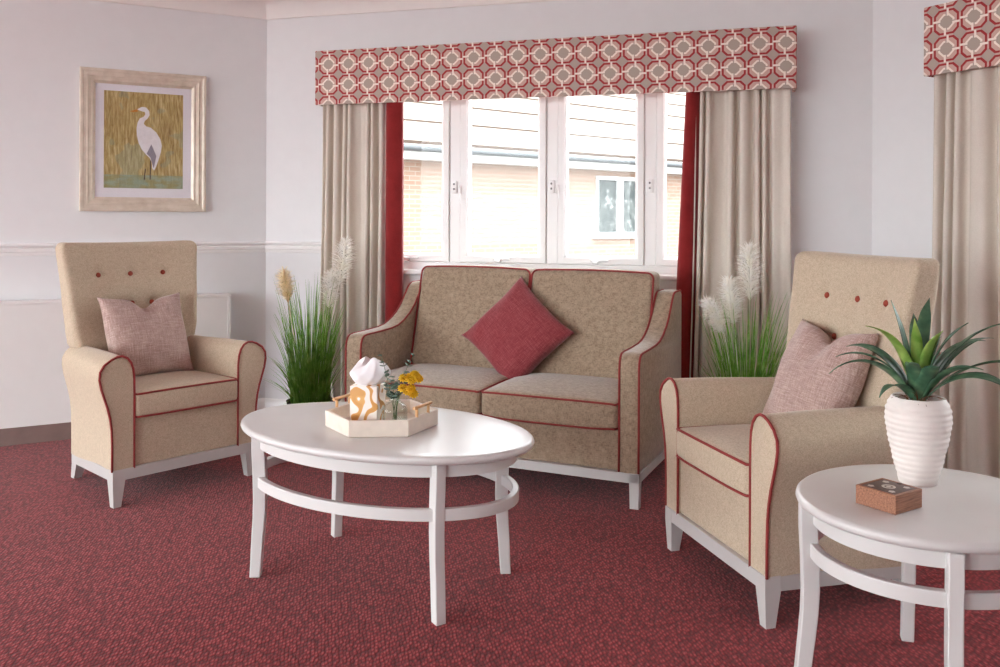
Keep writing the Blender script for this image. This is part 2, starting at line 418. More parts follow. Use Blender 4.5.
# ------------------------------------------------------------------ windows
def window(name, mtx, s0, s1, z0, z1, mull, hw, hinge_gear=True):
    root = bpy.data.objects.new(name, None); COL.objects.link(root); struct(root)
    root.matrix_world = mtx
    fr = MB(); d0, d1 = .03, .10
    fw = .045
    fr.box(s0, s1, d0, d1, z0, z0 + fw); fr.box(s0, s1, d0, d1, z1 - fw, z1); fr.box(s0, s0 + fw, d0, d1, z0 + fw, z1 - fw); fr.box(s1 - fw, s1, d0, d1, z0 + fw, z1 - fw)
    for q in mull: fr.box(q - hw, q + hw, d0, d1, z0 + fw, z1 - fw)
    o = fr.build('window_frame', M['upvc'], root, smooth=0)
    bv = o.modifiers.new('edge', 'BEVEL'); bv.width = .004; bv.segments = 2
    sl = MB(); sl.rbox(((s0 + s1) / 2, .02, z0 - .012), (s1 - s0 + .06, .13, .028), .01, (2, 1, 1)); sl.build('window_sill', M['white'], root)
    xs = [s0 + fw] + [v for q in mull for v in (q - hw, q + hw)] + [s1 - fw]
    for k in range(0, len(xs), 2):
        x0, x1 = xs[k] + .002, xs[k + 1] - .002; za, zb = z0 + fw + .002, z1 - fw - .002; w = .048
        cs = MB(); y0, y1 = .018, .085
        def ring(dx, y): return [(x0 + dx, y, za + dx), (x1 - dx, y, za + dx), (x1 - dx, y, zb - dx), (x0 + dx, y, zb - dx)]
        cs.loft([ring(0, y1), ring(0, y0 + .004), ring(.004, y0), ring(w - .014, y0), ring(w, y0 + .016), ring(w, y1), ring(0, y1)], cap=False)
        co = cs.build('casement', M['upvc'], root, smooth=25)
        g = MB(); g.box(x0 + w - .006, x1 - w + .006, .05, .056, za + w - .006, zb - w + .006); g.build('pane', M['pane'], co, smooth=0)
        if hinge_gear:
            st = MB(); xm = (x0 + x1) / 2
            st.rbox((xm, .008, za + .022), (.10, .012, .012), .004, (2, 1, 1)); st.rbox((xm - .02, .004, za + .012), (.035, .02, .02), .006, (1, 1, 1))
            st.build('casement_stay', M['chrome'], co)
    if hinge_gear:
        for q in mull:
            hm = MB(); hm.rbox((q, .024, 1.375), (.03, .012, .075), .006, (1, 1, 2)); ho = hm.build('fastener', M['upvc'], root)
            kh = MB()
            for dz in (.012, -.014): kh.lathe([(.0001, 0), (.007, 0), (.007, .006), (.0001, .0065)], (0, 0, 0), 12)
            kh = MB()
            for dz in (.014, -.014): kh.rbox((q - .002, .016, 1.378 + dz), (.009, .008, .011), .003, (1, 1, 1), k=2)
            kh.build('keyhole', M['dark'], ho)
            hd = MB(); hd.rbox((q + .035, .010, 1.36), (.014, .02, .05), .005, (1, 1, 1)); hd.tube([(q + .035, .004, 1.36), (q + .042, -.006, 1.33), (q + .042, -.006, 1.29)], .005); hd.build('handle', M['upvc'], ho)
    return root
window('window_1', MW, WS0, WS1, WZ0, WZ1, [1.203, 1.773, 2.314], .031)
window('window_2', MR, RS0, RS1, WZ0, WZ1, [1.38, 2.02], .031, False)

# ------------------------------------------------------------------ heater cover on the left wall
rad = thing('radiator_cover', 'long low white boxed radiator cover along the wall behind the buttoned armchair', 'radiator cover', (0, 0, 0)); rad.matrix_world = ML
x0, x1 = .231, 3.6
m = MB(); m.box(x0 + .02, x1, -.118, -.02, .092, .735); m.build('front_panel', M['rad'], rad, smooth=0)
m = MB(); m.rbox(((x0 + x1) / 2, -.071, .742), (x1 - x0, .102, .016), .005, (4, 1, 1)); m.build('top_board', M['white'], rad)
m = MB(); m.rbox((x0 + .011, -.0705, .4135), (.022, .101, .643), .004, (1, 1, 2)); m.build('end_trim', M['rad'], rad)
m = MB(); m.box(x0 + .005, x1, -.112, -.02, 0, .092); m.build('plinth', M['plinth'], rad, smooth=0)

# ------------------------------------------------------------------ picture
pic = thing('framed_picture', 'champagne framed picture of a white egret among reeds hanging on the wall', 'picture')
pic.matrix_world = ML @ Matrix.Translation((.694, 0, 1.625)) @ Matrix.Rotation(PI, 4, 'Z') @ Matrix.Identity(4)
# local x to the right as seen from the room, local y out of the wall
hw_, hh_ = .335, .397
def pring(dx, y): return [(-hw_ + dx, y, -hh_ + dx), (hw_ - dx, y, -hh_ + dx), (hw_ - dx, y, hh_ - dx), (-hw_ + dx, y, hh_ - dx)]
m = MB(); m.loft([pring(0, .002), pring(0, .030), pring(.004, .036), pring(.016, .037), pring(.020, .033), pring(.034, .029), pring(.037, .032), pring(.043, .032), pring(.046, .026), pring(.058, .022), pring(.061, .025), pring(.067, .025), pring(.070, .018), pring(.080, .012), pring(.080, .002), pring(0, .002)], cap=False)
m.build('frame', M['frame'], pic, smooth=25)
m = MB(); m.box(-hw_ + .075, hw_ - .075, .004, .008, -hh_ + .075, hh_ - .075); m.build('mount', M['mat'], pic, smooth=0)
m = MB(); m.box(-.211, .209, .008, .0095, -.265, .279); art = m.build('print', M['reeds'], pic, smooth=0)
def flat(pts, name, mat, par, y0=.0095, y1=.0105):
    mm = MB(); mm.loft([[(x, y0, z) for x, z in pts], [(x, y1, z) for x, z in pts]]); return mm.build(name, mat, par, smooth=0)
def pxp(x, y): return (-.211 + (x - 173) / (483 - 173) * .42, .279 - (y - 158 - (x - 173) * .045) / 384 * .544)
body = [(300, 232), (318, 222), (335, 224), (347, 238), (349, 255), (340, 270), (330, 278), (326, 290), (336, 300), (355, 306), (376, 325), (392, 352), (398, 378), (394, 405), (386, 432), (376, 462), (368, 478), (360, 470), (358, 445), (350, 428), (336, 414), (318, 392), (306, 366), (299, 336), (298, 306), (302, 284), (310, 268), (325, 262), (332, 252), (330, 242), (318, 240)]
eg = flat([pxp(*p) for p in body], 'egret', M['egret'], art)
flat([pxp(*p) for p in [(302, 231), (302, 241), (284, 243), (270, 240)]], 'beak', M['beak'], eg)
flat([pxp(*p) for p in [(356, 372), (376, 420), (366, 470), (352, 424), (338, 410)]], 'wing_shadow', M['egret_shade'], eg, .0105, .0110)
mm = MB()
for q in ([(352, 425), (356, 425), (354, 514), (350, 514)], [(331, 470), (335, 470), (331, 515), (327, 515)]):
    pp = [pxp(*p) for p in q]; mm.loft([[(x, .0095, z) for x, z in pp], [(x, .0103, z) for x, z in pp]])
mm.build('legs', M['ink'], eg, smooth=0)
m = MB(); m.box(-hw_ + .078, hw_ - .078, .0125, .0140, -hh_ + .078, hh_ - .078); m.build('glass', M['picglass'], pic, smooth=0)

# ------------------------------------------------------------------ pelmets and curtains
def pelmet(mtx, s0, s1, label, P, ox, oz):
    o = thing('pelmet', label, 'pelmet', group=None)
    o.matrix_world = mtx @ Matrix.Translation((s0, 0, 1.85))
    w = s1 - s0; d = .15; h = .312
    m = MB(); t_ = .018
    m.rbox((w / 2, -d + t_ / 2, h / 2), (w, t_, h), .006, (4, 1, 2), k=2)
    m.rbox((t_ / 2, -d / 2 + .004, h / 2), (t_, d - .012, h), .006, (1, 1, 2), k=2); m.rbox((w - t_ / 2, -d / 2 + .004, h / 2), (t_, d - .012, h), .006, (1, 1, 2), k=2)
    m.box(t_ * .5, w - t_ * .5, -d + .008, -.003, h - .02, h - .004)
    m.build('pelmet_board', pelmet_mat(P, .119, ox, oz), o)
    tr = MB(); tr.box(.03, w - .03, -.108, -.098, .10, .125); tr.build('curtain_track', M['white'], o, smooth=0)
    return o
pelmet(MW, .405, 3.052, 'long red, cream and taupe trellis print pelmet over the bay window behind the sofa', .1255, .01, .565)
pelmet(MR, .388, 3.0, 'trellis print pelmet on the angled wall in the top corner beyond the armchair', .128, .79, .60)

def curtain_sheet(mb, sA, sB, zt, zb, nf, amp, seed, y0=-.085, cols=None, rows=26, phase=0, ampb=1.1, edge0=(0, 0), edge1=(0, 0)):
    rnd = random.Random(seed); cols = cols or nf * 22
    ph = [rnd.uniform(-.9, .9) for _ in range(6)]; am = [rnd.uniform(.6, 1.15) for _ in range(nf + 2)]
    grid = []
    for r in range(rows + 1):
        t = r / rows; z = lerp(zt, zb, t); a_ = amp * lerp(.75, ampb, t)
        row = []
        for q in range(cols + 1):
            u = q / cols
            w = u * nf + .34 * math.sin(2 * PI * (u * 1.7 + ph[0]) + t * 1.3 * ph[1]) + .24 * math.sin(2 * PI * (u * 3.1 + ph[2])) + phase
            k = int(clamp(u * nf, 0, nf)); kk = am[k] * (1 - (u * nf - k)) + am[min(k + 1, nf + 1)] * (u * nf - k)
            sh = math.cos(2 * PI * w)
            x = lerp(sA, sB, u) + lerp(edge0[0], edge0[1], t) * (1 - u) + lerp(edge1[0], edge1[1], t) * u + .10 * a_ * math.sin(4 * PI * w) + .006 * math.sin(5 * t + 9 * u + ph[3]) * t
            row.append(Vector((x, y0 + kk * a_ * sh + .004 * math.sin(7 * t + 20 * u), z)))
        grid.append(row)
    vs = [p for row in grid for p in row]; n = cols + 1
    mb.add(vs, [(r * n + q, r * n + q + 1, (r + 1) * n + q + 1, (r + 1) * n + q) for r in range(rows) for q in range(cols)])
    return grid
def solid(o, t=.004):
    s_ = o.modifiers.new('cloth', 'SOLIDIFY'); s_.thickness = t; s_.offset = 0; return o
def strip(mb, top, bot, w_vecs, rows=16, sag=0):
    # a hem strip running down from points top[] to bot[]
    n = len(top); vs = []
    for r in range(rows + 1):
        t = r / rows
        for a_, b_ in zip(top, bot): vs.append(Vector(a_).lerp(Vector(b_), t) + Vector((sag * math.sin(PI * t), 0, 0)))
    mb.add(vs, [(r * n + q, r * n + q + 1, (r + 1) * n + q + 1, (r + 1) * n + q) for r in range(rows) for q in range(n - 1)])
ZT, ZB = 1.96, .012
def curtain(mtx, label, name='curtain'):
    o = thing(name, label, 'curtain'); o.matrix_world = mtx; return o
c1 = curtain(MW, 'beige pleated curtain with red edge hanging beside the white dado rail corner')
m = MB(); curtain_sheet(m, .425, .835, ZT, ZB, 7, .036, 3, edge0=(0, -.015)); solid(m.build('curtain_panel', M['beige_cur'], c1, smooth=180))
m = MB(); strip(m, [(.825, -.085, ZT), (.84, -.112, ZT), (.87, -.122, ZT), (.90, -.118, ZT), (.925, -.10, ZT), (.925, -.075, ZT)], [(.825, -.085, ZB), (.838, -.115, ZB), (.87, -.130, ZB), (.905, -.125, ZB), (.93, -.10, ZB), (.93, -.07, ZB)], None); solid(m.build('red_edge', M['red_cur'], c1, smooth=180))
c2 = curtain(MW, 'beige pleated curtain with red edge hanging between sofa and plain wall')
m = MB(); curtain_sheet(m, 2.56, 3.02, ZT, ZB, 7, .038, 11, edge0=(0, -.03), edge1=(0, .02)); solid(m.build('curtain_panel', M['beige_cur'], c2, smooth=180))
m = MB(); strip(m, [(2.515, -.06, ZT), (2.515, -.09, ZT), (2.53, -.112, ZT), (2.55, -.115, ZT), (2.567, -.10, ZT), (2.60, -.06, ZT)], [(2.425, -.05, ZB), (2.43, -.10, ZB), (2.45, -.12, ZB), (2.475, -.122, ZB), (2.50, -.10, ZB), (2.57, -.06, ZB)], None); solid(m.build('red_edge', M['red_cur'], c2, smooth=180))
c3 = curtain(MR, 'plain beige pleated curtain on the angled wall behind the potted strap-leaved plant')
m = MB(); curtain_sheet(m, .42, 1.12, ZT, ZB, 8, .044, 23, edge0=(0, -.01)); solid(m.build('curtain_panel', M['beige_cur'], c3, smooth=180))

# ------------------------------------------------------------------ armchairs
def make_armchair(loc, yaw, label):
    root = thing('armchair', label, 'armchair', loc, yaw)
    TP = lambda y: 1 - .18 * clamp(y, -.05, .62) / .52
    def tap(p): return Vector((p.x * TP(p.y), p.y, p.z))
    drop = lambda y: -.035 * sst((y - .1) / .45)
    # frame: four rails in one ring
    fr = MB(); hwid = .334
    def rail_ring(ins, z):
        P = [(-hwid + ins, -.004 + ins), (hwid - ins, -.004 + ins), (hwid - ins, .56 - ins), (-hwid + ins, .56 - ins)]
        return [Vector((x * TP(y), y, z + drop(y))) for x, y in P]
    fr.loft([rail_ring(0, .110), rail_ring(0, .155), rail_ring(.04, .155), rail_ring(.04, .110), rail_ring(0, .110)], cap=False)
    o = fr.build('base_frame', M['leg'], root, smooth=0); bv = o.modifiers.new('edge', 'BEVEL'); bv.width = .003; bv.segments = 2
    for sx in (-1, 1):
        m = MB(); xo = sx * hwid
        def sq(cx, cy, w, d, z): return [(cx - w, cy - d, z), (cx + w, cy - d, z), (cx + w, cy + d, z), (cx - w, cy + d, z)]
        m.loft([sq(sx * (hwid - .0255), .0215, .026, .026, .154), sq(sx * (hwid - .0255), .0215, .026, .026, .109), sq(sx * (hwid - .0215), .018, .016, .016, 0)])
        m.build('leg', M['leg'], root, smooth=0)
        m = MB(); xr = sx * (hwid * TP(.54) - .026)
        m.loft([sq(xr, .532, .024, .024, .112), sq(xr, .532, .024, .024, .07), sq(xr * 1.0, .565, .017, .017, 0)])
        m.build('leg', M['leg'], root, smooth=0)
    # seat body
    def bw(p):
        q = tap(p); q.z = p.z + drop(p.y) * (1 if p.z < .2 else 0); return q
    m = MB(); m.rbox((0, .285, .255), (.50, .55, .206), .012, (6, 8, 3), bw); body = m.build('seat_body', M['chair'], root, smooth=60)
    # cushion
    def cw(p):
        q = tap(p); e = (1 - (clamp(abs(p.x) / .244, 0, 1)) ** 4)
        if p.z > .41: q.z += .018 * e * math.sin(PI * clamp((p.y + .02) / .5, 0, 1)) ** .6
        q.y -= .010 * e * (1 if p.y < .1 else 0)
        return q
    m = MB(); m.rbox((0, .235, .409), (.486, .49, .104), .022, (8, 10, 2), cw); cu = m.build('seat_cushion', M['chair'], root, smooth=180)
    pp = MB()
    for z in (.456, .362):
        path = [cw(Vector((lerp(-.232, .232, i / 20), -.006 + .001, z))) + Vector((0, -.001, .0)) for i in range(21)]
        back = [cw(Vector((.2405, lerp(.01, .3, i / 8), z))) for i in range(9)]
        backl = [cw(Vector((-.2405, lerp(.3, .01, i / 8), z))) for i in range(9)]
        pp.tube(backl + path + back, .0045)
    pp.build('piping', M['pipe'], cu, smooth=180)
    # arms
    prof = [(0, .15), (0, .25), (0, .35), (0, .45), (.001, .52), (.006, .562), (.018, .592), (.038, .612), (.065, .622), (.092, .621), (.120, .611), (.142, .592), (.155, .566), (.157, .535), (.151, .495), (.141, .455), (.131, .415), (.123, .37), (.118, .32), (.116, .25), (.116, .15)]
    for sx in (-1, 1):
        def ap(o_, z, y, ins=0):
            ins_o = o_ + (ins if o_ < .05 else -ins); zz = z - (ins if z > .5 else 0)
            x = (.243 + ins_o * .80 + max(0, ins_o - .116) * .5) * TP(y)
            return Vector((sx * x, y, zz + (drop(y) if z < .2 else drop(y) * .2)))
        ys = [0.0, .008] + [.008 + .552 * i / 14 for i in range(1, 15)]
        rings = [[ap(o_, z, y, .005 if y == 0 else 0) for o_, z in prof] for y in ys]
        m = MB(); m.loft(rings); am = m.build('arm', M['chair'], root, smooth=50)
        pp = MB(); pp.tube([ap(o_, z, .001) + Vector((0, -.001, 0)) for o_, z in prof], .0048); pp.build('piping', M['pipe'], am, smooth=180)
    # back
    wz = [(.14, .21), (.48, .21), (.54, .23), (.58, .265), (.62, .292), (.68, .302), (.85, .314), (1.075, .334)]
    yf = [(.14, .42), (.45, .43), (.60, .452), (.80, .487), (1.075, .533)]
    bts = [(x, .925) for x in (-.158, 0, .158)] + [(x, .785) for x in (-.095, 0, .095)]
    HW = .334
    def bk(p):
        z = p.z; w = pl(z, wz); u = p.x / HW; f = (p.y + .065) / .13          # 0 front .. 1 rear
        th = pl(z, [(.14, .12), (.5, .14), (.8, .13), (1.075, .105)])
        x = u * w; y = pl(z, yf) + f * th
        front = clamp(1 - f * 3, 0, 1)
        if front > 0:
            e = 1 - abs(u) ** 3
            y -= .004 * front * e
            for bx, bz in bts:
                d = math.hypot(x - bx, z - bz); y += front * (.016 * math.exp(-(d / .022) ** 2) + .010 * math.exp(-(d / .06) ** 2))
        y += (.030 - .052 * abs(u) ** 2.2) * sst((z - .55) / .2)      # the back is hollowed: edges forward, middle set back
        return Vector((x, y, z + .006 * abs(u) ** 2 * sst((z - .9) / .17)))
    m = MB(); m.rbox((0, 0, .607), (2 * HW, .13, .936), .035, (44, 4, 60), bk); bo = m.build('backrest', M['chair'], root, smooth=180)
    for bx, bz in bts:
        w = pl(bz, wz); p = bk(Vector((bx / w * HW, -.065, bz)))
        m = MB(); m.lathe([(.0001, 0), (.007, .001), (.0115, .004), (.0120, .007), (.010, .011), (.006, .0135), (.0001, .0145)], (0, 0, 0), 16)
        m.build('button', M['button'], bo, smooth=180, mtx=Matrix.Translation(p + Vector((0, .002, 0))) @ Matrix.Rotation(R_(90 - 13), 4, 'X'))
    return root
ALOC, AYAW = (-1.360, 3.875, 0), 48
BLOC, BYAW = (.697, 2.906, 0), -75.2
make_armchair(ALOC, AYAW, 'button-back oatmeal armchair with red piping standing in front of the white radiator cover')
make_armchair(BLOC, BYAW, 'button-back oatmeal armchair with red piping beside the small round table')

# ------------------------------------------------------------------ sofa
SLOC, SYAW = (-.0805, 3.944, 0), -24.5
def make_sofa():
    root = thing('sofa', 'two-seater taupe sofa with red piping standing under the bay window', 'sofa', SLOC, SYAW)
    hw, D = .7225, .76; aw = .088
    fr = MB()
    def rr_(i, z): return [(-hw + i, -.003 + i, z), (hw - i, -.003 + i, z), (hw - i, D - i, z), (-hw + i, D - i, z)]
    fr.loft([rr_(0, .106), rr_(0, .146), rr_(.045, .146), rr_(.045, .106), rr_(0, .106)], cap=False)
    o = fr.build('base_frame', M['leg'], root, smooth=0); bv = o.modifiers.new('edge', 'BEVEL'); bv.width = .003; bv.segments = 2
    for sx in (-1, 1):
        for y in (.0175, D - .0215):
            m = MB(); w0, w1 = .0205, .0185; cx = sx * (hw - .0205)
            m.loft([[(cx + a_ * w, y + b_ * w, z) for a_, b_ in ((-1, -1), (1, -1), (1, 1), (-1, 1))] for w, z in ((w0, .145), (w0, .105), (w1, 0))])
            m.build('leg', M['leg'], root, smooth=0)
    m = MB(); m.rbox((0, .33, .232), (2 * (hw - aw) + .01, .64, .172), .012, (8, 6, 2)); m.build('front_panel', M['sofa'], root, smooth=60)
    top = [(.0, .57), (.004, .60), (.014, .622), (.03, .634), (.06, .638), (.18, .640), (.28, .644), (.34, .652), (.40, .672), (.46, .704), (.51, .744), (.55, .79), (.58, .825), (.60, .842), (.62, .850), (.65, .852), (.73, .852), (.75, .845), (.76, .83)]
    pts = [(0, .147), (0, .30), (0, .45)] + top + [(.76, .60), (.76, .147)]
    def inset(ps, d):
        out = []
        for i, (y, z) in enumerate(ps):
            a_, b_ = ps[i - 1], ps[(i + 1) % len(ps)]; ty, tz = b_[0] - a_[0], b_[1] - a_[1]; l_ = math.hypot(ty, tz) or 1
            out.append((y + tz / l_ * d, z - ty / l_ * d))
        return out
    for sx in (-1, 1):
        xi, xo = hw - aw, hw
        m = MB(); rs = []
        for x, d in ((xi, .006), (xi + .003, .002), (xi + .008, 0), (xi + .03, -.002), (xi + aw / 2, -.003), (xo - .03, -.002), (xo - .008, 0), (xo - .003, .002), (xo, .006)):
            rs.append([(sx * x, y, z) for y, z in inset(pts, d)])
        m.loft(rs); am = m.build('arm', M['sofa'], root, smooth=50)
        pp = MB()
        for x in (xi + .002, xo - .002): pp.tube([(sx * x, y - .001, z) for y, z in inset(pts[:-3], .001)], .0048)
        pp.build('piping', M['pipe'], am, smooth=180)
    m = MB(); m.rbox((0, .695, .49), (2 * (hw - aw) + .01, .13, .69), .03, (8, 2, 6)); m.build('back_frame', M['sofa'], root, smooth=180)
    w = hw - aw
    for sx in (-1, 1):
        cx = sx * w / 2; cw_ = w - .002
        def sw(p, cx=cx):
            q = p.copy(); u = (p.x - cx) / (cw_ / 2); e = 1 - abs(clamp(u, -1, 1)) ** 4
            if p.z > .38: q.z += (.022 * e + .004) * math.sin(PI * clamp((p.y + .03) / .62, 0, 1)) ** .7
            if p.y < .1: q.y -= .012 * e
            if p.z < .36 and p.y < .15: q.z -= .006 * e
            return q
        m = MB(); m.rbox((cx, .25, .375), (cw_, .53, .112), .024, (12, 10, 3), sw); cu = m.build('seat_cushion', M['sofa'], root, smooth=180)
        pp = MB(); x0, x1 = cx - cw_ / 2, cx + cw_ / 2
        for z, s_ in ((.4245, 1), (.3255, -1)):
            P = [(x0 + .006, lerp(.42, .02, i / 10)) for i in range(11)] + [(x0 + .006 + .018 * (1 - math.cos(a_)), .002 - .018 * math.sin(a_) + .0) for a_ in (.5, 1.0)] + [(lerp(x0 + .024, x1 - .024, i / 16), -.0085) for i in range(17)] + [(x1 - .006 - .018 * (1 - math.cos(a_)), .002 - .018 * math.sin(a_)) for a_ in (1.0, .5)] + [(x1 - .006, lerp(.02, .42, i / 10)) for i in range(11)]
            pp.tube([sw(Vector((x, y, z))) for x, y in P], .0045)
        pp.build('piping', M['pipe'], cu, smooth=180)
        def kw(p, cx=cx):
            t_ = (p.z - .42) / .52; u = clamp((p.x - cx) / (cw_ / 2), -1, 1); v = clamp(2 * t_ - 1, -1, 1); e = (1 - u ** 4) * (1 - v ** 4)
            y = p.y + .445 + .13 * clamp(t_, -.1, 1.1)
            if p.y < 0: y -= .028 * e
            return Vector((p.x, y, p.z + .008 * (1 - u * u) * sst((t_ - .7) / .3)))
        m = MB(); m.rbox((cx, .075, .683), (cw_ - .004, .15, .514), .03, (14, 3, 14), kw); bc = m.build('back_cushion', M['sofa'], root, smooth=180)
        pp = MB(); pp.tube([kw(Vector((x, .006, z))) for x, z in rrect(cx - cw_ / 2 + .004, cx + cw_ / 2 - .004, .428, .9385, .03)], .0048, closed=True); pp.build('piping', M['pipe'], bc, smooth=180)
    return root
make_sofa()

# ------------------------------------------------------------------ throw cushions
def cushion_mesh(S, T, pinch=.06, chop=0, n=28, seed=1):
    rnd = random.Random(seed); m = MB(); idx = {}; vs = []; fs = []
    def pos(i, j, s_):
        u, v = 2 * i / n - 1, 2 * j / n - 1
        ux = math.sin(u * PI / 2) * .5 + u * .5; vy = math.sin(v * PI / 2) * .5 + v * .5
        x = ux * (1 - pinch * (1 - vy * vy) * abs(ux) ** 2); z = vy * (1 - pinch * (1 - ux * ux) * abs(vy) ** 2)
        th = ((1 - ux ** 2) * (1 - vy ** 2)); th = max(0, th) ** .36 * T / 2
        if chop:
            c_ = math.exp(-((ux - .03) / .30) ** 2) * sst((vy - .0) / 1.0)
            z -= chop * 2 * c_ * (1 if vy > 0 else 0); th *= 1 - .45 * c_
        er = (abs(ux) * abs(vy)) ** 6; x *= 1 + .045 * er; z *= 1 + .045 * er; th += er * (1 - max(abs(ux), abs(vy))) * .3 * T
        wr = .010 * math.sin(9 * ux + 5 * vy + seed) * (abs(ux) ** 3 + abs(vy) ** 3) * th / (T / 2)
        return Vector((x * S / 2, s_ * th + wr, z * S / 2 + S / 2))
    for s_ in (-1, 1):
        for i in range(n):
            for j in range(n):
                q = []
                for a_, b_ in ((i, j), (i + 1, j), (i + 1, j + 1), (i, j + 1)):
                    edge = a_ in (0, n) or b_ in (0, n); k = (a_, b_, 0 if edge else s_)
                    if k not in idx: idx[k] = len(vs); vs.append(pos(a_, b_, s_))
                    q.append(idx[k])
                fs.append(tuple(q) if s_ < 0 else tuple(reversed(q)))
    m.add(vs, fs); return m
def place_cushion(label, mat, S, T, parent_loc, parent_yaw, local, lean, spin=0, turn=0, chop=0, seed=1, seam=None, pinch=.06):
    root = thing('throw_cushion', label, 'cushion')
    m = cushion_mesh(S, T, pinch, chop, seed=seed)
    P = Matrix.Translation(Vector(parent_loc)) @ Matrix.Rotation(R_(parent_yaw), 4, 'Z') @ Matrix.Translation(Vector(local)) @ Matrix.Rotation(R_(turn), 4, 'Z') @ Matrix.Rotation(R_(-lean), 4, 'X')
    if spin: P = P @ Matrix.Translation((0, 0, S * .5)) @ Matrix.Rotation(R_(spin), 4, 'Y') @ Matrix.Translation((0, 0, -S * .5))
    root.matrix_world = P
    o = m.build('cushion_cover', mat, root, smooth=180)
    n = 28; pts = [i for i in range(len(m.v))]
    sm = MB(); mm = cushion_mesh(S, T, pinch, chop, seed=seed)
    return root
place_cushion('raspberry red square cushion standing on its corner against the sofa back', M['redcush'], .41, .16, SLOC, SYAW, (-.02, .365, .44), 22, 40.5, 0, 0, 2)
place_cushion('pale rose square cushion on the armchair by the radiator cover', M['pinkcush'], .385, .15, ALOC, AYAW, (-.012, .288, .468), 22, 0, 0, .13, 3)
place_cushion('pale rose square cushion on the armchair beside the small round table', M['pinkcush'], .40, .15, BLOC, BYAW, (.0, .312, .464), 24, 0, 0, .13, 5)

# ------------------------------------------------------------------ oval tables
def make_table(name, label, cat, loc, yaw, a, b, ztop, legxy, ring_a, ring_b, ring_z, splay):
    root = thing(name, label, cat, loc, yaw)
    m = MB(); th = .026
    rings = []
    for ins, z in ((.03, ztop - th), (.010, ztop - th), (.003, ztop - th * .8), (0, ztop - th * .5), (.002, ztop - th * .22), (.007, ztop - th * .05), (.014, ztop), (.06, ztop)):
        rings.append(ellipse(a - ins, b - ins, z, 96))
    m.loft(rings); m.build('tabletop', M['tbl'], root, smooth=60)
    m = MB(); ra, rb = ring_a + .004, ring_b + .004
    m.loft([ellipse(ra, rb, ztop - th - .001, 96), ellipse(ra, rb, ztop - th - .045, 96), ellipse(ra - .02, rb - .02, ztop - th - .045, 96), ellipse(ra - .02, rb - .02, ztop - th - .001, 96), ellipse(ra, rb, ztop - th - .001, 96)], cap=False); m.build('apron', M['tbl'], root, smooth=40)
    m = MB(); t_ = .011; hh = .0175
    q = [(t_, -hh), (t_, hh), (-t_, hh), (-t_, -hh), (t_, -hh)]
    m.loft([ellipse(ring_a + o_, ring_b + o_, ring_z + z, 96) for o_, z in q], cap=False); o = m.build('stretcher_ring', M['tbl'], root, smooth=40); bv = o.modifiers.new('edge', 'BEVEL'); bv.width = .003; bv.segments = 2; bv.limit_method = 'ANGLE'
    for (lx, ly) in legxy:
        d = Vector((lx, ly, 0)).normalized(); tg = Vector((-d.y, d.x, 0)); top = Vector((lx, ly, 0)); m = MB(); rings = []
        for z in [ztop - th - .001, ztop - .09, ztop - .16, .26, .2, .15, .1, .06, .03, 0]:
            t = clamp((.30 - z) / .30, 0, 1); off = splay * t ** 2.6 - .006 * math.sin(PI * clamp((z - .12) / .3, 0, 1))
            w = .0165; e = lerp(.0175, .0150, t); c_ = top + d * off + Vector((0, 0, z))
            e = lerp(.022, .0175, t); rings.append([c_ + d * (sx * e) + tg * (sy * w) for sx, sy in ((1, -1), (1, 1), (-1, 1), (-1, -1))])
        m.loft(rings); o = m.build('leg', M['tbl'], root, smooth=30); bv = o.modifiers.new('edge', 'BEVEL'); bv.width = .003; bv.segments = 2; bv.limit_method = 'ANGLE'; bv.angle_limit = R_(50)
    return root
CT = (-.394, 2.978, 0)
make_table('coffee_table', 'oval white painted coffee table with ring stretcher in front of the sofa', 'coffee table', CT, -28, .545, .342, .5, [(.352, .209), (-.352, .209), (-.352, -.209), (.352, -.209)], .482, .300, .318, .009)
ST = (1.083, 2.228, 0); syaw = 34
make_table('side_table', 'small round white side table holding the ribbed pot and wooden box', 'side table', ST, syaw, .334, .310, .5, [(.225, .190), (-.225, .190), (-.225, -.190), (.225, -.190)], .292, .268, .362, .02)

# ------------------------------------------------------------------ tray and what stands in it
TR = Vector((-.394, 2.975, .5005)); TYAW = 4
tray = thing('serving_tray', 'pale hexagonal wooden tray with two bar handles on the coffee table', 'tray', TR, TYAW)
def hexa(r, z): return [(r * math.cos(R_(60 * k)), r * math.sin(R_(60 * k)), z) for k in range(6)]
m = MB(); m.loft([hexa(.184, 0), hexa(.188, .003), hexa(.188, .052), hexa(.186, .054), hexa(.178, .054), hexa(.176, .052), hexa(.176, .009), hexa(.05, .009)]); m.build('tray_body', M['tray'], tray, smooth=20)
for k in (-1, 2):      # edges facing front right and back left
    a0, a1 = R_(60 * k), R_(60 * (k + 1)); p0 = Vector((math.cos(a0), math.sin(a0), 0)) * .183; p1 = Vector((math.cos(a1), math.sin(a1), 0)) * .183
    m = MB(); h0, h1 = p0.lerp(p1, .2), p0.lerp(p1, .8); zz = Vector((0, 0, .083))
    m.tube([h0 + zz, h1 + zz], .0055, n=10)
    for q in (.3, .7):
        p = p0.lerp(p1, q); m.tube([p + Vector((0, 0, .050)), p + zz], .005, n=8)
    m.build('handle', M['brass'], tray, smooth=50)
def on_tray(x, y): return TR + Matrix.Rotation(R_(TYAW), 3, 'Z') @ Vector((x, y, .0095))
tb = thing('tissue_box', 'cube tissue box with gold swirl print in the hexagonal tray', 'tissue box', on_tray(-.046, -.012), -10)
m = MB(); m.rbox((0, 0, .067), (.094, .094, .134), .003, (1, 1, 1), k=2); m.build('box', M['swirl'], tb, smooth=30)
m = MB(); m.lathe([(.036, .1342), (.036, .1350), (.0001, .1352)], n=24, b=.6); m.build('slot', M['tissue'], tb)
m = MB(); rings = []
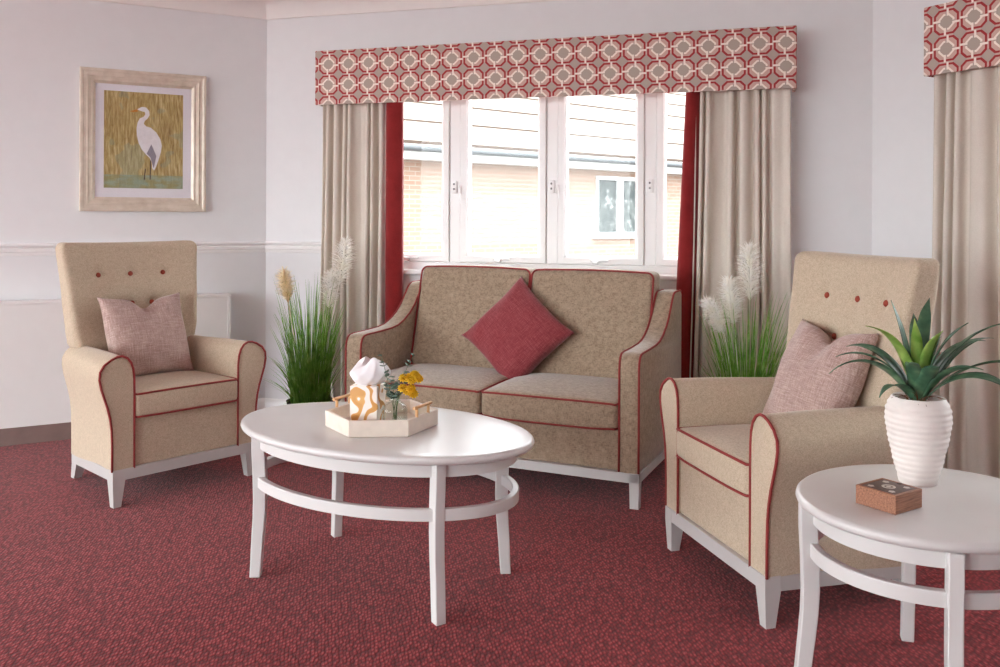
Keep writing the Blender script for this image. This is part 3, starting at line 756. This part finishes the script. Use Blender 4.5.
for i in range(18):
    t = i / 17; r = .010 + .046 * math.sin(PI * min(1, .12 + t * .84)) ** .7; ring = []
    for j in range(60):
        an = 2 * PI * j / 60; k = 1 + .15 * math.sin(3 * an + 1.5 * t + .6) + .11 * abs(math.sin(2.5 * an + 2 * t)) - .07 * abs(math.sin(4.5 * an - 3 * t))
        ring.append((r * k * math.cos(an) * 1.12 - .004 + .010 * t, r * k * math.sin(an) * .8, .132 + .078 * t + .014 * math.sin(2 * an + 3 * t) * t))
    rings.append(ring)
m.loft(rings); m.build('tissue', M['tissue'], tb, smooth=35)
BO = on_tray(.045, -.065)
bo = thing('glass_bottle', 'squat clear glass bottle holding the flower sprigs in the tray', 'bottle', BO, 0)
m = MB(); outer = [(.0001, 0), (.034, 0), (.041, .004), (.043, .012), (.043, .058), (.040, .070), (.030, .080), (.020, .086), (.0175, .094), (.0175, .112), (.020, .116)]
inner = [(.0172, .1165), (.0150, .112), (.0150, .094), (.018, .084), (.028, .077), (.037, .067), (.040, .057), (.040, .012), (.036, .007), (.0001, .0065)]
m.lathe(outer + inner, n=40); m.build('bottle_glass', M['bottle'], bo, smooth=60)
def curve_pts(p0, p1, p2, n=12):
    p0, p1, p2 = Vector(p0), Vector(p1), Vector(p2); return [p0 * (1 - t) ** 2 + p1 * 2 * t * (1 - t) + p2 * t * t for t in [i / n for i in range(n + 1)]]
def sprig(label, base, mid, tip, npair, size, group=None):
    o = thing('eucalyptus_sprig', label, 'sprig', BO, 0, group)
    P = curve_pts(base, mid, tip, 20); m = MB(); m.tube(P, .0014, r2=.0008, n=5); m.build('stem', M['stem'], o)
    m = MB(); rnd = random.Random(npair * 7)
    for k in range(npair):
        t = lerp(.5, 1, k / (npair - 1)); p = P[int(t * 20)]; d = (P[min(20, int(t * 20) + 1)] - P[int(t * 20) - 1]).normalized()
        for sg in (-1, 1):
            an = rnd.uniform(0, PI); side = (d.orthogonal().normalized() * math.cos(an) + d.cross(d.orthogonal().normalized()) * math.sin(an)) * sg
            s_ = size * lerp(1, .55, k / npair); ln = (side * .8 + d * .5).normalized(); up = ln.cross(d).normalized()
            c_ = p + ln * s_; nrm = ln.cross(up)
            m.add([c_ + ln * s_ * math.cos(q) + up * s_ * .8 * math.sin(q) + nrm * .1 * s_ * math.cos(q) for q in [2 * PI * i / 8 for i in range(8)]] + [c_ + nrm * .2 * s_], [(i, (i + 1) % 8, 8) for i in range(8)])
    lo = m.build('leaves', M['euc'], o, smooth=180); s2 = lo.modifiers.new('t', 'SOLIDIFY'); s2.thickness = .0006
    return o
sprig('tall eucalyptus sprig rising in front of the white tissue', (.006, .0, .008), (-.012, 0, .12), (-.045, .01, .232), 8, .0125)
sprig('eucalyptus sprig arching out over the sofa seat side of the bottle', (-.006, .0, .008), (.0, 0, .12), (.058, .02, .232), 8, .0125)
sprig('short round-leaved eucalyptus sprig bunched at the bottle neck', (.0, .006, .008), (-.003, -.004, .10), (-.004, -.01, .165), 8, .017)
def flower(label, base, mid, tip, heads):
    o = thing('yellow_flower', label, 'flower', BO, 0)
    P = curve_pts(base, mid, tip, 14); m = MB(); m.tube(P, .0015, n=5)
    for hx, hy, hz in heads: m.tube([P[-4], Vector(tip) + Vector((hx, hy, hz))], .0010, n=4)
    m.build('stem', M['stem'], o); rnd = random.Random(len(label))
    for hx, hy, hz in heads:
        c_ = Vector(tip) + Vector((hx, hy, hz)); m = MB(); ax = Vector((hx * 4 + .1, -.6, .6 + hz * 5)).normalized(); u = ax.orthogonal().normalized(); v = ax.cross(u)
        for layer, (nn, rr, up) in enumerate(((11, .019, .001), (9, .015, .005), (6, .010, .008))):
            for k in range(nn):
                an = 2 * PI * k / nn + layer * .3; d = u * math.cos(an) + v * math.sin(an); w_ = ax.cross(d) * rr * .28
                b0 = c_ + ax * up * .5; t0 = c_ + d * rr + ax * up; mdl = c_ + d * rr * .6 + ax * (up + .001)
                m.add([b0, mdl + w_, t0, mdl - w_], [(0, 1, 2, 3)])
        m.lathe([(.0001, 0), (.004, .001), (.003, .004), (.0001, .005)], c_ + ax * .004, 8)
        bo_ = m.build('bloom', M['yellow'], o, smooth=180); s2 = bo_.modifiers.new('t', 'SOLIDIFY'); s2.thickness = .0007
    return o
flower('upper sprig of yellow blooms leaning right over the tray', (.004, -.004, .008), (.0, 0, .12), (.050, -.005, .165), [(0, 0, 0), (.016, .004, .008), (-.020, .002, -.003), (.028, 0, -.004), (.006, -.008, -.008)])
flower('lower sprig of yellow blooms drooping beside the glass bottle', (.006, .004, .008), (.004, -.004, .13), (.046, -.02, .122), [(0, 0, 0), (.017, .0, -.008), (-.017, .0, .010), (.010, -.004, .009)])

# ------------------------------------------------------------------ pot plant and box on the side table
PL = Vector((1.118, 2.362, .5005))
pot = thing('potted_plant', 'strap-leaved green plant in a ribbed white pot on the small round table', 'potted plant', PL, 0)
outer = []
for i in range(61):
    t = i / 60; z = .226 * t
    r = pl(t, [(0, .047), (.06, .050), (.3, .064), (.55, .076), (.74, .0825), (.86, .081), (.95, .074), (1, .067)])
    rib = .0013 * math.cos(2 * PI * t * 15) * sst((t - .04) / .05) * sst((1 - t) / .05)
    outer.append((r + rib, z))
prof = [(.0001, 0)] + outer + [(.064, .228), (.060, .222), (.060, .205)]
m = MB(); m.lathe(prof, n=64); m.build('pot', M['pot'], pot, smooth=60)
m = MB(); m.lathe([(.0605, .196), (.0605, .206), (.045, .211), (.0001, .214)], n=24); m.build('soil', M['soil'], pot)
rnd = random.Random(9); m = MB()
for k in range(26):
    an = rnd.uniform(0, 2 * PI); r0 = rnd.uniform(.015, .04); r1 = rnd.uniform(.045, .062); d = Vector((math.cos(an), math.sin(an), 0))
    m.tube(curve_pts(d * r0 * .5 + Vector((0, 0, .205)), d * r0 + Vector((0, 0, .245)), d * r1 + Vector((rnd.uniform(-.02, .02), rnd.uniform(-.02, .02), rnd.uniform(.215, .255))), 5), .0016, r2=.0006, n=4)
m.build('root_fibres', M['root'], pot)
def strap(base, dirv, length, rise, droop, width, mat, twist=0):
    d = Vector((dirv[0], dirv[1], 0)).normalized(); side = Vector((-d.y, d.x, 0)); n = 18; m = MB(); vs = []
    x = 0.0; z = 0.0; an = rise; P = []
    for i in range(n + 1):
        t = i / n; P.append(Vector(base) + d * x + Vector((0, 0, z)))
        a_ = R_(an - droop * t ** 1.6); x += math.cos(a_) * length / n; z += math.sin(a_) * length / n
    for i, p in enumerate(P):
        t = i / n; w = width * (min(1, .45 + 1.6 * t)) * (1 - t ** 5) ** .8 * (1 if t < .75 else lerp(1, .35, (t - .75) / .25)); w = max(w, .0006)
        tan = (P[min(n, i + 1)] - P[max(0, i - 1)]).normalized(); nrm = side.cross(tan); sd = side * math.cos(R_(twist * t)) + nrm * math.sin(R_(twist * t)); nn = sd.cross(tan)
        for q, h_ in ((-1, .22), (-.5, .07), (0, 0), (.5, .07), (1, .22)): vs.append(p + sd * (w * q) + nn * (-w * h_))
    m.add(vs, [(i * 5 + q, i * 5 + q + 1, (i + 1) * 5 + q + 1, (i + 1) * 5 + q) for i in range(n) for q in range(4)])
    o = m.build('leaf', mat, pot, smooth=180); s_ = o.modifiers.new('t', 'SOLIDIFY'); s_.thickness = .0016; s_.offset = 0; return o
# dir (x right, y away), length, start angle, droop, half width, pale?
LV = [((-1, -.2), .295, 54, 100, .0165, 0), ((-1, -.6), .175, 48, 104, .0165, 0), ((-1, .25), .25, 64, 96, .016, 0), ((-.9, -.3), .265, 76, 72, .019, 1),
      ((-.4, .4), .27, 82, 14, .018, 0), ((.35, .5), .32, 82, 64, .016, 0), ((.15, -.8), .21, 84, 52, .0155, 1), ((1, 0), .33, 64, 62, .0165, 0),
      ((1, .35), .31, 56, 66, .016, 0), ((1, -.3), .30, 50, 82, .017, 0), ((.9, -.7), .25, 52, 112, .018, 0), ((.75, -.9), .20, 64, 80, .018, 0),
      ((-.6, .9), .26, 62, 88, .015, 0), ((.35, .9), .29, 72, 60, .015, 0), ((.7, .8), .27, 64, 76, .015, 0), ((-.5, -.7), .185, 72, 76, .018, 0),
      ((-.05, -1), .17, 70, 70, .019, 0), ((.45, -.4), .25, 80, 46, .017, 0), ((-.2, -.3), .22, 88, 34, .014, 1), ((1, .1), .26, 72, 84, .016, 0)]
for (dv, ln, ri, dr, w, pale) in LV:
    d = Vector((dv[0], dv[1], 0)).normalized()
    strap(d * .010 + Vector((0, 0, .21 if not pale else .225)), dv, ln * 1.03, ri, dr, w * 1.15, M['leaf_pale' if pale else 'leaf'], rnd.uniform(-25, 25))

BX = Vector((.955, 2.168, .5005))
bx = thing('trinket_box', 'small square brown wooden box with inlaid sliding lid on the side table', 'box', BX, 32.8)
s_ = .0535
m = MB(); hz = .046
def sqr(q, z): return [(-q, -q, z), (q, -q, z), (q, q, z), (-q, q, z)]
m.loft([sqr(s_ - .001, 0), sqr(s_, .001), sqr(s_, hz - .001), sqr(s_ - .001, hz), sqr(s_ - .0075, hz), sqr(s_ - .0075, hz - .006), sqr(.01, hz - .006)]); m.build('box', M['boxwood'], bx, smooth=20)
m = MB(); m.rbox((.002, 0, hz - .0035), (.096, .0895, .006), .001, (1, 1, 1), k=2); lid = m.build('lid', M['boxlid'], bx, smooth=30)
m = MB(); zt = hz - .0006
def disc(cx, cy, ro, ri, n=20, sx=1):
    m.loft([[(cx + r * sx * math.cos(2 * PI * i / n), cy + r * math.sin(2 * PI * i / n), z) for i in range(n)] for r, z in ((ro, zt), (ro, zt + .0006), (ri, zt + .0006), (ri, zt), (ro, zt))], cap=False)
disc(0, 0, .0165, .0105); disc(0, 0, .006, .0002)
for sx in (-1, 1):
    for sy in (-1, 1):
        disc(sx * .030, sy * .028, .0085, .0002, 5); 
m.build('inlay', M['inlay'], lid, smooth=0)
m = MB(); m.lathe([(.0001, 0), (.006, 0), (.006, .0008), (.0001, .0008)], (s_ - .010, 0, hz - .0004), 16, 1, 1); m.build('finger_notch', M['ink'], lid)

# ------------------------------------------------------------------ pampas grass plants
def grass_plant(label, loc, seed, plumes, blades=420, reach=.17, hmax=.92):
    root = tag(thing('pampas_plant', label, 'plant', loc, 0), kind='thing'); rnd = random.Random(seed)
    m = MB(); m.lathe([(.0001, 0), (.095, 0), (.10, .01), (.125, .195), (.128, .20), (.118, .20), (.112, .18), (.0001, .18)], n=40); m.build('planter', M['darkpot'], root, smooth=40)
    m = MB()
    for k in range(blades):
        an = rnd.uniform(0, 2 * PI); d = Vector((math.cos(an), math.sin(an), 0)); r0 = .105 * rnd.random() ** .6; tall = rnd.random()
        h = (.18 + (hmax - .20) * (rnd.uniform(.45, 1.0) if tall < .7 else rnd.uniform(.15, .5))); out = rnd.uniform(.03, reach) * (1.3 if h < .5 else .8)
        side = Vector((-d.y, d.x, 0)) * math.cos(rnd.uniform(0, 3)) + d * math.sin(rnd.uniform(0, 3)); side.z = 0
        if side.length < .1: side = Vector((1, 0, 0))
        side.normalize(); w = rnd.uniform(.0018, .0036); n = 9; vs = []; tipdrop = rnd.uniform(0, .16) if rnd.random() < .4 else 0
        for i in range(n + 1):
            t = i / n; p = d * (r0 + out * t ** 2.0) + Vector((0, 0, .17 + (h - .17) * t - tipdrop * t ** 3)); ww = w * (1 - t ** 2.5) + .0003
            vs += [p - side * ww, p + side * ww]
        m.add(vs, [(2 * i, 2 * i + 1, 2 * i + 3, 2 * i + 2) for i in range(n)])
    m.build('foliage', M['grass'], root, smooth=180)
    for (ox, oy, zb, dx, dz, ln, wd, gold) in plumes:
        b0 = Vector((ox, oy, zb)); ax = Vector((dx, 0, dz)).normalized(); m = MB()
        m.tube([Vector((ox * .3, oy * .3, .18)), b0 * .6 + Vector((ox * .1, oy * .1, .08)), b0, b0 + ax * ln * .95], .0022, n=5)
        u = ax.orthogonal().normalized(); v = ax.cross(u)
        for k in range(1000):
            t = rnd.random() ** .85; an = rnd.uniform(0, 2 * PI); d = u * math.cos(an) + v * math.sin(an)
            p = b0 + ax * ln * t * .86; spread = wd * (math.sin(PI * clamp(.14 + t * .74, 0, 1)) ** .6)
            tip = p + d * spread * rnd.uniform(.35, 1.05) + ax * rnd.uniform(.3, 1.0) * .07 + Vector((0, 0, -.012))
            mid = p.lerp(tip, .5) + ax * .010; s_ = (ax.cross(d) * math.cos(an * 3) + ax * math.sin(an * 3) * .5) * .0026
            m.add([p - s_ * .4, p + s_ * .4, mid + s_, tip + s_ * .3, tip - s_ * .3, mid - s_], [(0, 1, 2, 5), (5, 2, 3, 4)])
        m.build('plume', M['plume_gold' if gold else 'plume'], root, smooth=180)
    return root
grass_plant('artificial grass with three pampas plumes between armchair and sofa', (-1.035, 4.84, 0), 5, [(-.115, -.02, .73, -.16, 1, .18, .062, 1), (.10, 0, .70, .06, 1, .20, .07, 0), (.15, .02, .82, .16, 1, .27, .08, 0)])
grass_plant('artificial grass with three pampas plumes behind the armchair near the curtain', (1.165, 4.17, 0), 8, [(.02, .02, .81, -.02, 1, .28, .08, 0), (-.06, 0, .70, -.12, 1, .22, .075, 0), (-.11, -.02, .66, -.5, 1, .18, .062, 0)], reach=.2, hmax=.90)

# ------------------------------------------------------------------ outside: the house across the way
HB = Vector((1.21, 16.5, 0)); hd = Vector((.766, .643, 0)); hn = Vector((.643, -.766, 0))
MH = frame_mtx(HB, hd, hn)
house = thing('neighbour_house', 'pale brick house with tiled roof seen through the bay window', 'house'); house.matrix_world = MH
EV = 2.27
wx0, wx1, wz0, wz1 = .82, 2.22, .86, 2.02
m = MB(); s0, s1 = -12, 14
for (a_, b_, z0, z1) in ((s0, wx0, -.3, EV), (wx1, s1, -.3, EV), (wx0, wx1, -.3, wz0), (wx0, wx1, wz1, EV)): m.box(a_, b_, 0, .3, z0, z1)
m.build('brick_wall', M['brick'], house, smooth=0)
m = MB(); m.box(s0, s1, -.28, 0, EV - .14, EV - .11); m.box(s0, s1, -.30, -.28, EV - .14, EV + .05); m.build('fascia', M['exwhite'], house, smooth=0)
m = MB(); m.tube([(s0, -.355, EV + .03), (s1, -.355, EV + .03)], .055, n=12); m.build('gutter', M['gutter'], house, smooth=60)
m = MB(); m2 = MB(); pitch = R_(32); g = .78
for k in range(7):
    y0 = -.34 + k * g * math.cos(pitch); z0 = EV + .10 + k * g * math.sin(pitch); y1 = y0 + (g + .08) * math.cos(pitch); z1 = z0 + (g + .08) * math.sin(pitch)
    m.loft([[(x, y0, z0), (x, y0, z0 + .045), (x, y1, z1 + .02), (x, y1, z1 - .02)] for x in (s0, s1)])
    m2.box(s0, s1, y0 - .012, y0 + .02, z0 - .01, z0 + .046)
m.build('tiled_roof', M['rooftile'], house, smooth=0); m2.build('tile_edges', M['rooflap'], house, smooth=0)
wn = MB(); fw = .07
wn.box(wx0, wx1, -.02, .08, wz0, wz0 + fw); wn.box(wx0, wx1, -.02, .08, wz1 - fw, wz1); wn.box(wx0, wx0 + fw, -.02, .08, wz0, wz1); wn.box(wx1 - fw, wx1, -.02, .08, wz0, wz1); wn.box((wx0 + wx1) / 2 - .07, (wx0 + wx1) / 2 + .07, -.02, .08, wz0, wz1); wn.box(wx0 - .1, wx1 + .1, -.08, .05, wz0 - .05, wz0)
wo = wn.build('house_window', M['exwhite'], house, smooth=0)
for a_, b_ in ((wx0 + fw, (wx0 + wx1) / 2 - .07), ((wx0 + wx1) / 2 + .07, wx1 - fw)):
    p_ = MB(); p_.box(a_, b_, .04, .05, wz0 + fw, wz1 - fw); p_.build('house_pane', M['expane'], wo, smooth=0)
g_ = MB(); g_.box(-40, 45, -30, 60, -.25, -.12); struct(g_.build('ground', M['paving'], smooth=0))

# ------------------------------------------------------------------ light
w = bpy.data.worlds.new('sky'); sc.world = w; w.use_nodes = True
bg = w.node_tree.nodes['Background']; bg.inputs[0].default_value = (.92, .975, 1.0, 1); bg.inputs[1].default_value = 7.5
def lamp(name, kind, loc, energy, color=(1, 1, 1), **kw):
    ld = bpy.data.lights.new(name, kind); ld.energy = energy; ld.color = color
    for k, v in kw.items(): setattr(ld, k, v)
    o = bpy.data.objects.new(name, ld); o.location = loc; COL.objects.link(o); return o
sun = lamp('sun', 'SUN', (0, -5, 10), 6.0, (1, .97, .92), angle=R_(1.5))
sd = Vector((.10, .72, -.80)).normalized(); sun.rotation_euler = sd.to_track_quat('-Z', 'Y').to_euler()

# ------------------------------------------------------------------ camera
cd = bpy.data.cameras.new('camera'); cam = bpy.data.objects.new('camera', cd); COL.objects.link(cam)
cd.sensor_width = 36; cd.lens = 885 / 1000 * 36; cd.shift_y = -.1155; cd.clip_start = .05
cam.matrix_world = Matrix.Translation((0, 0, H)) @ Matrix.Rotation(R_(90), 4, 'X') @ Matrix.Rotation(.0043, 4, 'Z')
sc.camera = cam
vs_ = sc.view_settings; vs_.view_transform = 'Standard'; vs_.look = 'None'; vs_.gamma = 1; vs_.use_curve_mapping = False; vs_.exposure = 0.40
try: sc.cycles.use_denoising = True; sc.cycles.diffuse_bounces = 8
except Exception: pass
